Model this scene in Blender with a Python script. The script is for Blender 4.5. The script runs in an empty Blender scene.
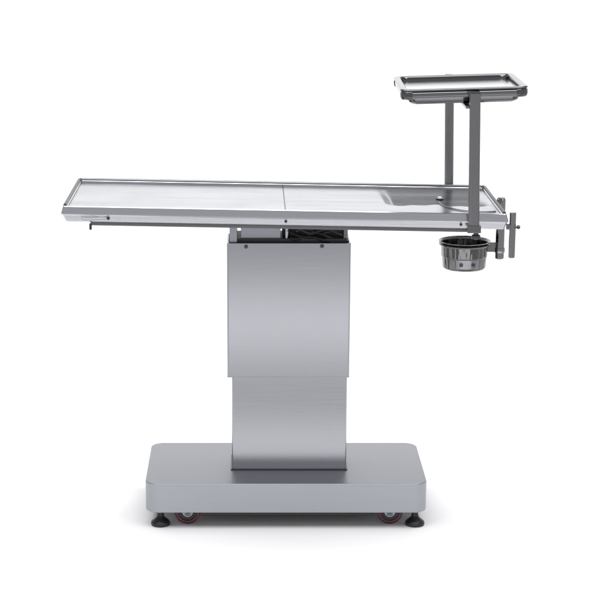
import bpy, bmesh, math, random
from mathutils import Vector, Matrix, Euler
random.seed(4)
sc = bpy.context.scene
C = bpy.data.collections.new('scene'); sc.collection.children.link(C)
R = math.radians

# ------------------------------------------------------------ materials
def steel(name, col, rough=.3, streak=(1, 60, 60), bump=.0, var=.06, rvar=.08, metallic=1.0, blotch=.0, detail=6, bdist=.0006):
    """metal with brushed streaks: noise stretched along one axis drives roughness, tint and a faint bump"""
    m = bpy.data.materials.new(name); m.use_nodes = True
    nt = m.node_tree; b = nt.nodes['Principled BSDF']
    tc = nt.nodes.new('ShaderNodeTexCoord'); mp = nt.nodes.new('ShaderNodeMapping')
    mp.inputs['Scale'].default_value = streak
    n = nt.nodes.new('ShaderNodeTexNoise'); n.inputs['Scale'].default_value = 12; n.inputs['Detail'].default_value = detail
    n.inputs['Roughness'].default_value = .7
    nt.links.new(tc.outputs['Object'], mp.inputs[0]); nt.links.new(mp.outputs[0], n.inputs['Vector'])
    # large soft unevenness
    n2 = nt.nodes.new('ShaderNodeTexNoise'); n2.inputs['Scale'].default_value = 5; n2.inputs['Detail'].default_value = 3
    nt.links.new(tc.outputs['Object'], n2.inputs['Vector'])
    mix = nt.nodes.new('ShaderNodeMix'); mix.data_type = 'RGBA'
    mix.inputs['A'].default_value = (*[c*(1-var) for c in col], 1)
    mix.inputs['B'].default_value = (*[min(1, c*(1+var)) for c in col], 1)
    nt.links.new(n.outputs['Fac'], mix.inputs['Factor'])
    nt.links.new(mix.outputs['Result'], b.inputs['Base Color'])
    ad = nt.nodes.new('ShaderNodeMath'); ad.operation = 'MULTIPLY_ADD'
    nt.links.new(n.outputs['Fac'], ad.inputs[0]); ad.inputs[1].default_value = rvar; ad.inputs[2].default_value = rough-rvar/2
    ad2 = nt.nodes.new('ShaderNodeMath'); ad2.operation = 'MULTIPLY_ADD'
    nt.links.new(n2.outputs['Fac'], ad2.inputs[0]); ad2.inputs[1].default_value = blotch; nt.links.new(ad.outputs[0], ad2.inputs[2])
    nt.links.new(ad2.outputs[0], b.inputs['Roughness'])
    b.inputs['Metallic'].default_value = metallic
    if bump:
        bp = nt.nodes.new('ShaderNodeBump'); bp.inputs['Strength'].default_value = bump; bp.inputs['Distance'].default_value = bdist
        nt.links.new(n.outputs['Fac'], bp.inputs['Height']); nt.links.new(bp.outputs[0], b.inputs['Normal'])
    return m

def plain(name, col, rough=.5, metallic=0, var=.1, scale=40):
    return steel(name, col, rough, (scale/12,)*3, 0, var, .06, metallic)

M = {}
M['column'] = steel('column_steel', (.397, .406, .432), .24, (.4, 60, 60), .04, .10, .05)
M['base']   = steel('base_steel',   (.367, .376, .408), .42, (.35, 60, 60), .14, .12, .05)
M['top']    = steel('table_steel',  (.52, .535, .555), .19, (.20, 3.2, 3.2), .40, .65, .16, blotch=.1)
M['fascia'] = steel('edge_steel',   (.57, .58, .612), .20, (.5, 30, 30), .20, .05, .08)
M['trim']   = steel('trim_steel',   (.18, .183, .19), .38, (1, 20, 20), .1)
M['pole']   = steel('pole_steel',   (.25, .252, .258), .28, (60, 60, .8), .1, .08, .06)
M['chrome'] = steel('chrome', (.135, .138, .143), .12, (3, 3, 3), .0, .05, .03)
M['pan'] = steel('pan_bright_steel', (.78, .79, .81), .16, (2, 9, 9), .2, .08, .1)  # pale copy of the tray metal, bright reflection put into the colour
M['darkchrome'] = steel('bowl_chrome', (.15, .15, .148), .06, (4.5, 4.5, .5), 1.0, .1, .03, detail=1.6, bdist=.005)
M['shaft']  = steel('shaft_chrome', (.22, .22, .226), .14, (30, 30, 1), .1, .1, .05)
M['post']   = steel('post_chrome', (.30, .30, .305), .10, (7, 7, .25), 1.0, .1, .05, detail=1.5, bdist=.0035)
M['black']  = plain('black_rubber', (.012, .012, .013), .42)
M['under']  = plain('under_shade', (.045, .048, .045), .6)  # near-black, carries the shade below the base in its colour
M['dark']   = plain('dark_plastic', (.03, .03, .034), .5)
M['maroon'] = plain('maroon_tyre', (.085, .012, .022), .38)
M['bolt']   = steel('bolt_steel', (.10, .10, .11), .3, (5, 5, 5))
M['hub']    = plain('hub_grey', (.42, .43, .47), .35, .3)
M['drain']  = steel('drain_steel', (.17, .173, .18), .26, (.8, 26, 26), .25, .08, .1)

# ------------------------------------------------------------ mesh helpers
def obj(name, bm, mat, parent=None, smooth=35, loc=None):
    bmesh.ops.recalc_face_normals(bm, faces=bm.faces[:])
    me = bpy.data.meshes.new(name); bm.to_mesh(me); bm.free()
    me.materials.append(M[mat] if isinstance(mat, str) else mat)
    for p in me.polygons: p.use_smooth = True
    me.set_sharp_from_angle(angle=R(smooth))
    o = bpy.data.objects.new(name, me); C.objects.link(o)
    wn = o.modifiers.new('weighted_normals', 'WEIGHTED_NORMAL'); wn.keep_sharp = True; wn.mode = 'FACE_AREA'; wn.weight = 80
    if parent: o.parent = parent
    if loc: o.location = loc
    return o
def bm_new(): return bmesh.new()
def xf(vs, f):
    for v in vs: v.co = Vector(f(*v.co))
def box(bm, x0, x1, y0, y1, z0, z1, bev=.0, seg=2, f=None):
    r = bmesh.ops.create_cube(bm, size=1)['verts']
    for v in r:
        v.co = Vector(((x0+x1)/2+v.co.x*(x1-x0), (y0+y1)/2+v.co.y*(y1-y0), (z0+z1)/2+v.co.z*(z1-z0)))
    vs = list(r)
    if bev:
        es = list({e for v in r for e in v.link_edges})
        q = bmesh.ops.bevel(bm, geom=es, offset=bev, segments=seg, profile=.6, affect='EDGES')
        vs = list({v for v in q['verts']})
    if f: xf(vs, f)
    return vs
def rr(hw, hd, r, n=8):
    r = max(r, .0004); pts = []
    for cx, cy, a0 in ((hw-r, -hd+r, -90), (hw-r, hd-r, 0), (-hw+r, hd-r, 90), (-hw+r, -hd+r, 180)):
        for k in range(n+1):
            a = R(a0+90*k/n); pts.append((cx+r*math.cos(a), cy+r*math.sin(a)))
    return pts
def loft(bm, loops, cap0=False, cap1=False, f=None, n=8):
    """loops: (hw, hd, r, z)"""
    rows = [[bm.verts.new((x, y, z)) for x, y in rr(hw, hd, r, n)] for hw, hd, r, z in loops]
    for a, b in zip(rows, rows[1:]):
        k = len(a)
        for i in range(k): bm.faces.new((a[i], a[(i+1) % k], b[(i+1) % k], b[i]))
    if cap0: bm.faces.new(rows[0][::-1])
    if cap1: bm.faces.new(rows[-1])
    if f: xf([v for r_ in rows for v in r_], f)
def lathe(bm, prof, n=48, axis='Z', org=(0, 0, 0), closed=False):
    rows = []; org = Vector(org)
    for r, h in prof:
        row = []
        for i in range(n):
            a = 2*math.pi*i/n; c, s = math.cos(a)*r, math.sin(a)*r
            p = {'Z': (c, s, h), 'Y': (c, h, s), 'X': (h, c, s)}[axis]
            row.append(bm.verts.new(org+Vector(p)))
        rows.append(row)
    prs = list(zip(rows, rows[1:]))
    if closed: prs.append((rows[-1], rows[0]))
    for a, b in prs:
        for i in range(n): bm.faces.new((a[i], a[(i+1) % n], b[(i+1) % n], b[i]))
    if not closed:
        if prof[0][0] > 1e-6: bm.faces.new(rows[0][::-1])
        if prof[-1][0] > 1e-6: bm.faces.new(rows[-1])
    bmesh.ops.remove_doubles(bm, verts=[v for r_ in rows for v in r_], dist=1e-6)
def tube(bm, pts, r, n=14, closed=False):
    pts = [Vector(p) for p in pts]; rows = []
    k = len(pts); up = None
    for i, p in enumerate(pts):
        a = pts[(i-1) % k] if (closed or i) else p; b = pts[(i+1) % k] if (closed or i < k-1) else p
        d = (b-a).normalized()
        if up is None: up = Vector((0, 0, 1)) if abs(d.z) < .9 else Vector((1, 0, 0))
        s = d.cross(up).normalized(); up = s.cross(d).normalized()
        rows.append([bm.verts.new(p+s*math.cos(2*math.pi*j/n)*r+up*math.sin(2*math.pi*j/n)*r) for j in range(n)])
    prs = list(zip(rows, rows[1:])) + ([(rows[-1], rows[0])] if closed else [])
    for a, b in prs:
        for j in range(n): bm.faces.new((a[j], a[(j+1) % n], b[(j+1) % n], b[j]))
    if not closed: bm.faces.new(rows[0][::-1]); bm.faces.new(rows[-1])
def screw(parent, x, y, z, r=.0042, name='screw', lab=None):
    bm = bm_new(); lathe(bm, [(r, .004), (r, -.0015), (r*.8, -.003), (r*.35, -.0032), (r*.3, -.0018), (0, -.0018)], 20, 'Y')
    return obj(name, bm, 'bolt', parent, loc=(x, y, z))

# ------------------------------------------------------------ setting: seamless studio sweep
FZ = -.008
bm = bm_new(); prof = [(-1.08, FZ), (-.8, FZ), (0, FZ), (1.2, FZ), (1.9, FZ)]
for k in range(1, 17):
    a = R(90*k/16); prof.append((1.9+1.1*math.sin(a), FZ+1.1-1.1*math.cos(a)))
prof.append((3.0, 2.35))
rows = [[bm.verts.new((x, y, z)) for x in (-4.5, -1.5, 1.5, 4.5)] for y, z in prof]
for a, b in zip(rows, rows[1:]):
    for i in range(3): bm.faces.new((a[i], a[i+1], b[i+1], b[i]))
paper = plain('white_sweep', (.90, .90, .90), .85, 0, .006, 30)
fl = obj('floor', bm, paper); fl['kind'] = 'structure'; fl['label'] = 'seamless white studio floor curving up behind the table'

# ------------------------------------------------------------ the table
T = bpy.data.objects.new('operating_table', None); C.objects.link(T); T.location = (0, 0, FZ)
T['label'] = 'stainless steel veterinary operating table on a telescopic column and wide wheeled base'
T['category'] = 'table'
def P(name, bm, mat, parent=T, **k):
    o = obj(name, bm, mat, parent, **k)
    if parent is T and not k.get('loc'): o.location = (0, 0, -FZ)
    elif parent is T: o.location.z -= FZ
    return o
# base
bm = bm_new(); hw, hd, r = .437, .21, .042
loft(bm, [(hw-.012, hd-.012, r-.012, .060), (hw-.012, hd-.012, r-.012, .0475), (hw-.0035, hd-.0035, r-.003, .0462), (hw-.0008, hd-.0008, r, .0475), (hw, hd, r, .051), (hw, hd, r, .1380),
          (hw-.0006, hd-.0006, r, .1398), (hw-.0016, hd-.0016, r-.0015, .1407), (hw-.0030, hd-.0030, r-.003, .141)], True, True, n=12)
base = P('base', bm, 'base', smooth=50)
bm = bm_new(); box(bm, -.262, .278, -.150, .190, .016, .052, .004); P('under_shade_box', bm, 'under')  # dark box added to deepen the shade under the base
# columns
bm = bm_new(); loft(bm, [(.1805, .073, .005, .1415), (.1805, .073, .005, .60)], True, True, f=lambda x, y, z: (x+.0115, y, z), n=5)
P('lower_column', bm, 'column')
bm = bm_new(); loft(bm, [(.1845, .077, .004, .1413), (.1845, .077, .004, .1440), (.1812, .0737, .004, .1446)], True, True, f=lambda x, y, z: (x+.0115, y, z), n=5)
P('gasket', bm, 'bolt')
bm = bm_new(); F = lambda x, y, z: (x+.0075, y, z)
loft(bm, [(.1885, .0785, .005, .500), (.1885, .0785, .005, .4475), (.1905, .0805, .007, .4462), (.1912, .0812, .007, .4480), (.1905, .0805, .006, .4500), (.1905, .0805, .006, .8720), (.1890, .0790, .005, .8732),
          (.1855, .0755, .004, .8732), (.1855, .0755, .004, .80)], False, True, f=F, n=5)
up = P('upper_column', bm, 'column')
screw(up, -.124, -.0805, .8625, .0062); screw(up, .109, -.0805, .864, .0062)

# tabletop frame: slightly tilted to the right
TL = math.tan(R(1.05))
def tilt(x, y, z): return (x-.010, y-.072, 1.018+z-TL*x)
HW, HD = .65, .239
bm = bm_new()
loft(bm, [(HW-.014, HD-.012, .003, -.010), (HW-.014, HD-.012, .003, -.0015), (HW-.012, HD-.010, .004, 0), (HW-.003, HD-.003, .005, 0), (HW-.0005, HD-.0005, .006, -.0018),
          (HW+.0045, HD+.0045, .006, -.0195), (HW+.0046, HD+.0046, .006, -.0230), (HW+.001, HD+.001, .006, -.0270), (HW-.0056, HD-.0056, .006, -.0445), (HW-.0081, HD-.0081, .006, -.0470), (HW-.05, HD-.05, .006, -.0470)],
     False, True, f=tilt, n=4)
frame = P('table_frame', bm, 'fascia', smooth=18)
# dark rolled trim on left, back and right rims
bm = bm_new(); h = HW-.0065; d = HD-.0055
tube(bm, [tilt(*p) for p in [(-h, -d+.004, .0016), (-h, d-.01, .0016), (-h+.003, d-.003, .0016), (-h+.01, d, .0016), (h-.01, d, .0016), (h-.003, d-.003, .0016), (h, d-.01, .0016), (h, -d+.004, .0016)]], .0052, 12)
P('rim_trim', bm, 'trim')
# two top panels
def panel(x0, x1, recess=None):
    bm = bm_new(); y0, y1 = -(HD-.0128), HD-.0128; z = -.0055
    if not recess:
        box(bm, x0, x1, y0, y1, -.012, z, 0, 2, tilt); return bm
    a, b, c, e = recess                        # recess x-range, y front, y back
    xs = [x0, a, b, x1]; ys = [y0, c, e, y1]
    V = {}
    for i, x in enumerate(xs):
        for j, y in enumerate(ys): V[i, j] = bm.verts.new((x, y, z))
    for i in range(3):
        for j in range(3):
            if (i, j) != (1, 1): bm.faces.new((V[i, j], V[i+1, j], V[i+1, j+1], V[i, j+1]))
    sl = bm.verts.new((a+.012, c+.004, z-.036)); sr = bm.verts.new((b-.02, c+.004, z-.036))
    bm.faces.new((V[1, 1], V[2, 1], sr, sl)); bm.faces.new((V[1, 2], sl, V[1, 1])) if False else None
    bm.faces.new((sl, sr, V[2, 2], V[1, 2])); bm.faces.new((V[1, 1], sl, V[1, 2])); bm.faces.new((V[2, 1], V[2, 2], sr))
    xf(bm.verts, tilt)
    return bm
P('top_panel', panel(-(HW-.0148), .0005), 'top', smooth=5)
def sst(a, b, v):
    t = min(1, max(0, (v-a)/(b-a))); return t*t*(3-2*t)
def dip(x, y):                                  # added dip in the right panel, sloped to reflect a dark patch
    ys = -.040+.010*math.sin(x*31)+.006*math.sin(x*83+1)
    a = sst(.295, .345, x+.05*(y-.1))*(1-sst(.585, .632, x))
    yb = HD-.022
    if y >= ys: d = (yb-y)*.205 if y < yb else 0
    else: d = (yb-ys)*.205*(1-sst(0, .045, ys-y))
    return a*d
bm = bm_new(); nx, ny = 150, 80; x0, x1, y0, y1 = .0035, HW-.0148, -(HD-.0128), HD-.0128
g = [[bm.verts.new((x0+(x1-x0)*i/nx, y0+(y1-y0)*j/ny, -.0055-dip(x0+(x1-x0)*i/nx, y0+(y1-y0)*j/ny))) for j in range(ny+1)] for i in range(nx+1)]
for i in range(nx):
    for j in range(ny): bm.faces.new((g[i][j], g[i+1][j], g[i+1][j+1], g[i][j+1]))
xf(bm.verts, tilt); pr = P('top_panel', bm, 'top', smooth=60)
bm = bm_new(); lathe(bm, [(.013, 0), (.013, .002), (.010, .0035), (.008, .002), (0, .002)], 28); xf(bm.verts, lambda x, y, z: tilt(x+.492, y+.135, z-.0215))
P('drain', bm, 'fascia', pr, loc=(0, 0, 0))
# seam strip between the panels
bm = bm_new(); box(bm, .0008, .0032, -(HD-.013), HD-.013, -.011, -.0062, 0, 1, tilt); P('seam', bm, 'bolt')
# cable loop lying on the top
pts = []
for k in range(25):
    t = k/24; a = R(172+125*t)
    pts.append(tilt((.578)+.105*math.cos(a), -.045+.145*math.sin(a), -.0035))
bm = bm_new(); tube(bm, pts, .0018, 8); P('drain_hose', bm, 'pole')
# rail below the front edge
bm = bm_new(); box(bm, -.570, .575, -HD+.008, -HD+.020, -.0575, -.0472, .0015, 2, tilt); rl = P('side_rail', bm, 'trim')
bm = bm_new(); box(bm, -.5735, -.5665, -HD+.004, -HD+.016, -.070, -.052, .001, 1, tilt); P('rail_stop', bm, 'dark', rl, loc=(0, 0, 0))
def fz(x, z): return tilt(x, 0, z)[2]
yf = -.072-HD
screw(frame, -.527, yf+.001, fz(-.517, -.034), .0048); screw(frame, -.007, yf+.001, fz(.003, -.034), .0042); screw(frame, .506, yf+.001, fz(.516, -.034), .0042)
# clip on the left of the front edge
bm = bm_new()
tube(bm, [tilt(x, -HD+.0005-.0055, z) for x, z in [(-.595, -.034), (-.588, -.028), (-.560, -.0265), (-.527, -.030), (-.520, -.036), (-.545, -.038), (-.575, -.040), (-.590, -.039)]], .0012, 8, True)
P('clip', bm, 'fascia')

# mechanism between column and top
MB = tilt
bm = bm_new(); box(bm, -.172, .186, -.064, .070, .868, .884, .002); P('mount_plate', bm, 'dark')
bm = bm_new(); box(bm, -.175, -.152, -.070, .060, .8725, .965, .002); P('mount_block', bm, 'base')
bm = bm_new(); box(bm, .176, .189, -.058, .060, .8725, .962, .002); P('mount_block', bm, 'trim')
bm = bm_new(); box(bm, -.140, -.018, -.056, .052, .878, .962, .002); mp_ = P('actuator_housing', bm, 'base')
bm = bm_new(); box(bm, -.012, .176, -.030, .050, .880, .958, .002); P('tilt_frame', bm, 'dark')
bm = bm_new(); lathe(bm, [(.0035, -.068), (.0035, -.03)], 16, 'Y', (0, 0, .0)); xf(bm.verts, lambda x, y, z: (x+.002, y, z+.905)); P('pivot_bolt', bm, 'fascia')
bm = bm_new(); lathe(bm, [(.006, .876), (.006, .960)], 16, 'Z', (.001, -.052, 0)); P('pivot_pin', bm, 'fascia')
for dz, ph, am, y in ((.912, 0, .007, -.058), (.897, 1.7, .006, -.052), (.888, 3.1, .004, -.060)):
    bm = bm_new(); tube(bm, [(x, y+.004*math.sin(x*70+ph), dz+am*math.sin(x*62+ph)-.02*(x/.17)*.5) for x in [.012+.160*k/40 for k in range(41)]], .0046, 10)
    P('cable', bm, 'black')
bm = bm_new(); tube(bm, [(x, -.050, .904+.007*math.sin((x-.03)*60)) for x in [.030+.12*k/30 for k in range(31)]], .0026, 8); P('cable', bm, 'bolt')

# levelling feet
for x, y in ((-.392, -.164), (.404, -.164), (-.392, .164), (.404, .164)):
    bm = bm_new()
    lathe(bm, [(.0275, .000), (.0300, .002), (.0302, .008), (.0285, .012), (.0200, .019), (.0125, .026), (.0105, .034), (.0100, .038), (0, .038)], 40)
    ft = obj('foot', bm, 'black', T, smooth=50, loc=(x, y, 0))
    bm = bm_new(); lathe(bm, [(.0055, .030), (.0055, .068)], 18)
    lathe(bm, [(.0105, .0395), (.0105, .0455)], 6); obj('stem', bm, 'bolt', ft)
# castors
def wheel(x, y, yaw):
    c = bpy.data.objects.new('castor', None); C.objects.link(c); c.parent = T; c.location = (x, y, 0); c.rotation_euler = (0, 0, yaw)
    Rw = .0405
    bm = bm_new(); lathe(bm, [(.0300, -.011), (Rw-.004, -.0125), (Rw-.001, -.0105), (Rw, -.006), (Rw, .006), (Rw-.001, .0105), (Rw-.004, .0125), (.0300, .011)], 56, 'Y', (0, 0, Rw), True)
    obj('tyre', bm, 'maroon', c, smooth=50)
    bm = bm_new(); lathe(bm, [(0, -.0105), (.009, -.0115), (.0200, -.0100), (.0215, -.0060), (.0300, -.0060), (.0300, .006), (.0215, .006), (.02, .010), (0, .0105)], 40, 'Y', (0, 0, Rw)); obj('rim', bm, 'dark', c, smooth=30)
    bm = bm_new(); lathe(bm, [(0, -.0165), (.006, -.0165), (.0085, -.0150), (.0165, -.0130), (.0175, -.0100)], 36, 'Y', (0, 0, Rw)); obj('hub', bm, 'hub', c, smooth=40)
    bm = bm_new()
    for s in (-1, 1): box(bm, -.0085, .0085, min(s*.0175, s*.0205), max(s*.0175, s*.0205), .030, .074, .0014)
    box(bm, -.016, .016, -.0205, .0205, .073, .077, .001)
    obj('fork', bm, 'chrome', c)
    bm = bm_new(); lathe(bm, [(.0045, -.0245), (.0045, .0245)], 6, 'Y', (0, 0, Rw)); obj('axle', bm, 'bolt', c)
wheel(-.308, -.150, R(4)); wheel(.326, -.150, R(-3)); wheel(-.308, .150, R(30)); wheel(.326, .150, R(-20))

# ------------------------------------------------------------ tray stand: two posts carrying a ring
def lean(x, y, z): return (x-(z-1.0)*.0183, y, z)
bm = bm_new(); loft(bm, [(.0158, .0130, .0085, .958), (.0158, .0130, .0085, 1.362)], True, True, f=lambda x, y, z: lean(x+.5403, y-.3315, z)); fp = P('tray_post', bm, 'pole')
bm = bm_new(); box(bm, .5200, .5600, -.3485, -.3175, .956, .978, .002, 2, lean); P('post_clamp', bm, 'shaft', fp, loc=(0, 0, 0))
bm = bm_new(); lathe(bm, [(.0075, .962), (.0075, .950), (.0125, .948), (.0135, .943), (.0125, .937), (.006, .935)], 20, 'Z', (.548, -.332, 0)); P('knob', bm, 'bolt', fp, loc=(0, 0, 0))
bm = bm_new(); loft(bm, [(.0140, .0125, .0080, .955), (.0140, .0125, .0080, 1.355)], True, True, f=lambda x, y, z: lean(x+.5230, y+.1860, z)); P('tray_post', bm, 'pole')
# tray carrier ring
TC = Matrix.Translation((.510, -.125, 1.371)) @ Euler((0, R(-1.8), R(-1.2))).to_matrix().to_4x4()
def tr(x, y, z): return tuple(TC @ Vector((x, y, z)))
bm = bm_new(); hw, hd = .174, .180
loft(bm, [(hw, hd, .022, -.004), (hw+.004, hd+.004, .026, -.004), (hw+.0072, hd+.0072, .028, -.0075), (hw+.0084, hd+.0084, .028, -.0130), (hw+.0076, hd+.0076, .028, -.0195), (hw+.004, hd+.004, .026, -.0245), (hw-.004, hd-.004, .020, -.024), (hw-.004, hd-.004, .020, -.006), (hw, hd, .022, -.004)], f=tr, n=8)
bmesh.ops.remove_doubles(bm, verts=bm.verts[:], dist=1e-6)
ring = P('tray_carrier', bm, 'shaft')
for sx in (-1, 1):
    for sy in (-1, 1):
        bm = bm_new(); ax, ay = hw-.020, hd-.020; cols = []
        for k in range(13):
            a = R(-8+106*k/12); ring_pts = []
            for rad, z in ((.0275, -.0030), (.0300, -.0065), (.0306, -.0135), (.0298, -.0210), (.0265, -.0262), (.0250, -.0262), (.0250, -.0030)):
                ring_pts.append(bm.verts.new((sx*(ax+rad*math.cos(a)), sy*(ay+rad*math.sin(a)), z)))
            cols.append(ring_pts)
        for u, v in zip(cols, cols[1:]):
            for q in range(7): bm.faces.new((u[q], u[(q+1) % 7], v[(q+1) % 7], v[q]))
        bm.faces.new(cols[0]); bm.faces.new(cols[-1]); xf(bm.verts, tr)
        P('corner_bracket', bm, 'chrome', ring, loc=(0, 0, 0))
bm = bm_new(); box(bm, .508, .538, -.335, .190, 1.318, 1.3255, .001); P('cross_bar', bm, 'pole')
bm = bm_new(); box(bm, .5120, .5470, -.3480, -.3080, 1.3625, 1.3705, .002); xf(bm.verts, lambda x, y, z: (x-.0, y, z-.002)); P('post_cap', bm, 'chrome', fp, loc=(0, 0, 0))
bm = bm_new(); lathe(bm, [(.010, 1.354), (.012, 1.3595), (.010, 1.363), (0, 1.364)], 20, 'Z', (.514, .186, 0)); P('post_cap', bm, 'chrome', bpy.data.objects['tray_post.001'], loc=(0, 0, 0))

# ------------------------------------------------------------ instrument tray
bm = bm_new(); z0 = 0
loft(bm, [(hw+.008, hd+.008, .030, -.0030), (hw+.0105, hd+.0105, .032, -.0012), (hw+.0105, hd+.0105, .032, .0016), (hw+.008, hd+.008, .030, .0034), (hw+.003, hd+.003, .028, .0036), (hw-.007, hd-.007, .024, .0032), (hw-.0095, hd-.0095, .024, .0015),
          (hw-.0130, hd-.0130, .024, -.010), (hw-.0150, hd-.0150, .022, -.035), (hw-.022, hd-.022, .018, -.0405), (hw-.055, hd-.055, .015, -.0415), (.02, .02, .01, -.0418)], False, True, n=10)
# outer skin
loft(bm, [(hw+.008, hd+.008, .030, -.0030), (hw-.008, hd-.008, .024, -.0045), (hw-.0135, hd-.0135, .024, -.018), (hw-.0185, hd-.0185, .022, -.036), (hw-.027, hd-.027, .018, -.0430), (.02, .02, .01, -.0435)], False, True, n=10)
bmesh.ops.remove_doubles(bm, verts=bm.verts[:], dist=1e-6)
xf(bm.verts, lambda x, y, z: (x, y, z))
tray = obj('instrument_tray', bm, 'chrome', smooth=60); tray.matrix_world = TC
bm = bm_new(); loft(bm, [(hw-.0115, hd-.0115, .020, -.0140), (hw-.0125, hd-.0125, .020, -.0115), (hw-.020, hd-.020, .018, -.0120)], True, True, n=8)  # raised false bottom; its pale steel stands in for the white reflection inside
obj('tray_bright_floor', bm, 'pan', tray)
tray['label'] = 'shallow polished steel instrument tray held on two posts above the right end of the table'; tray['category'] = 'tray'

# ------------------------------------------------------------ shafts at the right end
bm = bm_new(); lathe(bm, [(.0110, .816), (.0138, .819), (.0138, 1.002), (.0115, 1.005), (.0115, 1.008), (0, 1.008)], 32, 'Z', (.6600, -.040, 0)); sh = P('holder_post', bm, 'post')
bm = bm_new(); lathe(bm, [(.0150, .836), (.0160, .838), (.0160, .850), (.0150, .852)], 32, 'Z', (.6600, -.040, 0)); P('collar', bm, 'post', sh, loc=(0, 0, 0))
bm = bm_new(); box(bm, .6425, .662, -.053, -.027, .966, .992, .002); P('clamp_block', bm, 'trim', sh, loc=(0, 0, 0))
bm = bm_new(); lathe(bm, [(.0078, .874), (.0096, .877), (.0096, 1.002), (.0098, 1.003), (.0098, 1.009), (0, 1.010)], 28, 'Z', (.6585, -.303, 0)); s2 = P('clamp_post', bm, 'post')
bm = bm_new(); lathe(bm, [(.004, .655), (.004, .671), (.0062, .672), (.0062, .678), (.003, .680)], 18, 'X', (0, -.308, .967)); P('knob', bm, 'bolt', s2, loc=(0, 0, 0))
bm = bm_new(); box(bm, .640, .658, -.311, -.295, .960, .975, .001); P('clamp_block', bm, 'trim', s2, loc=(0, 0, 0))
# holder ring and arm
BX, BY, BZ = .5510, -.040, .872
bm = bm_new(); tube(bm, [(BX+.0765*math.cos(2*math.pi*k/48), BY+.0765*math.sin(2*math.pi*k/48), BZ-.0085) for k in range(48)], .0030, 10, True)
box(bm, BX+.0715, .6500, BY-.0035, BY+.0035, BZ-.034, BZ-.004, .001); P('bowl_holder', bm, 'shaft', sh, loc=(0, 0, 0))
# bowl
bm = bm_new()
lathe(bm, [(0, -.0850), (.058, -.0850), (.0625, -.0840), (.0665, -.0800), (.0690, -.048), (.0704, -.0465), (.0708, -.044), (.0722, -.010), (.0735, -.004), (.0785, -.0015), (.0805, 0), (.0802, .0018), (.0780, .0024),
           (.0725, .0005), (.0700, -.006), (.0680, -.040), (.0640, -.076), (.0550, -.0820), (0, -.0825)], 72)
bowl = obj('feeding_bowl', bm, 'darkchrome', smooth=50, loc=(BX, BY, BZ))
bowl['label'] = 'small round chrome bowl hanging in a ring holder below the right end of the table'; bowl['category'] = 'bowl'
bm = bm_new(); rows = []  # light patch of reflection on the bowl, built as an added plate
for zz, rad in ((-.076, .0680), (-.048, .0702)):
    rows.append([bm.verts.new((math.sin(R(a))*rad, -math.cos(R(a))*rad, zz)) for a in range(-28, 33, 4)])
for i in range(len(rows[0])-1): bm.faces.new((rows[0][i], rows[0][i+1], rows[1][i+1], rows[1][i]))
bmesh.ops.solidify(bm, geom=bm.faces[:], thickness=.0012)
pl = obj('reflection_plate', bm, 'fascia', bowl, smooth=40)
for a in (-14, 17):  # dark dots of that reflection, built as added discs
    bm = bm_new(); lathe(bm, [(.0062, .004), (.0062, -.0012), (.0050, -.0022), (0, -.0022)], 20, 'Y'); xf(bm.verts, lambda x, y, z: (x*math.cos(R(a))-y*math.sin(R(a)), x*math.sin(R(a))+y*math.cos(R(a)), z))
    xf(bm.verts, lambda x, y, z: (x+math.sin(R(a))*.0695, y-math.cos(R(a))*.0695, z-.062)); obj('reflection_spot', bm, 'bolt', pl)

# ------------------------------------------------------------ camera
cam = bpy.data.cameras.new('camera'); co = bpy.data.objects.new('camera', cam); C.objects.link(co)
co.location = (-.112, -5.496, 1.958); co.rotation_euler = (R(90)-math.atan(420/1800), 0, 0)
cam.sensor_width = 36; cam.lens = 108; cam.shift_x = 50/600; cam.clip_end = 200
sc.camera = co

# ------------------------------------------------------------ light: studio lamps, plus a strip added for the column
def area(name, loc, target, sx, sy, power, col=(1, 1, 1), spread=180):
    l = bpy.data.lights.new(name, 'AREA'); l.shape = 'RECTANGLE'; l.size = sx; l.size_y = sy; l.energy = power; l.color = col; l.spread = R(spread)
    o = bpy.data.objects.new(name, l); C.objects.link(o); o.location = loc
    o.rotation_euler = (Vector(target)-Vector(loc)).to_track_quat('-Z', 'Y').to_euler(); return o
area('overhead_softbox', (0, -1.0, 3.6), (0, -.85, 0), 4.6, 3.4, 196)
area('backdrop_lamp', (0, .9, 3.9), (0, 2.7, .5), 5.5, 1.0, 80)
fs = area('added_band_strip', (.1, -2.0, .15), (.1, -.08, .60), 3.2, .24, 3.8)  # unseen lamp added to lay a bright band on the upper column
w = bpy.data.worlds.new('World'); sc.world = w; w.use_nodes = True
bg = w.node_tree.nodes['Background']; bg.inputs[1].default_value = 1
# dim grey studio: walls lighter than the ceiling
nt = w.node_tree; tc = nt.nodes.new('ShaderNodeTexCoord'); sp = nt.nodes.new('ShaderNodeSeparateXYZ'); cr = nt.nodes.new('ShaderNodeValToRGB')
nt.links.new(tc.outputs['Generated'], sp.inputs[0]); nt.links.new(sp.outputs['Z'], cr.inputs[0]); nt.links.new(cr.outputs[0], bg.inputs[0])
cr.color_ramp.elements[0].position = .30; cr.color_ramp.elements[0].color = (.55, .543, .560, 1)
cr.color_ramp.elements[1].position = .52; cr.color_ramp.elements[1].color = (.30, .30, .31, 1)
sc.view_settings.view_transform = 'Standard'; sc.view_settings.look = 'None'; sc.view_settings.exposure = 0; sc.view_settings.gamma = 1
sc.render.engine = 'CYCLES'
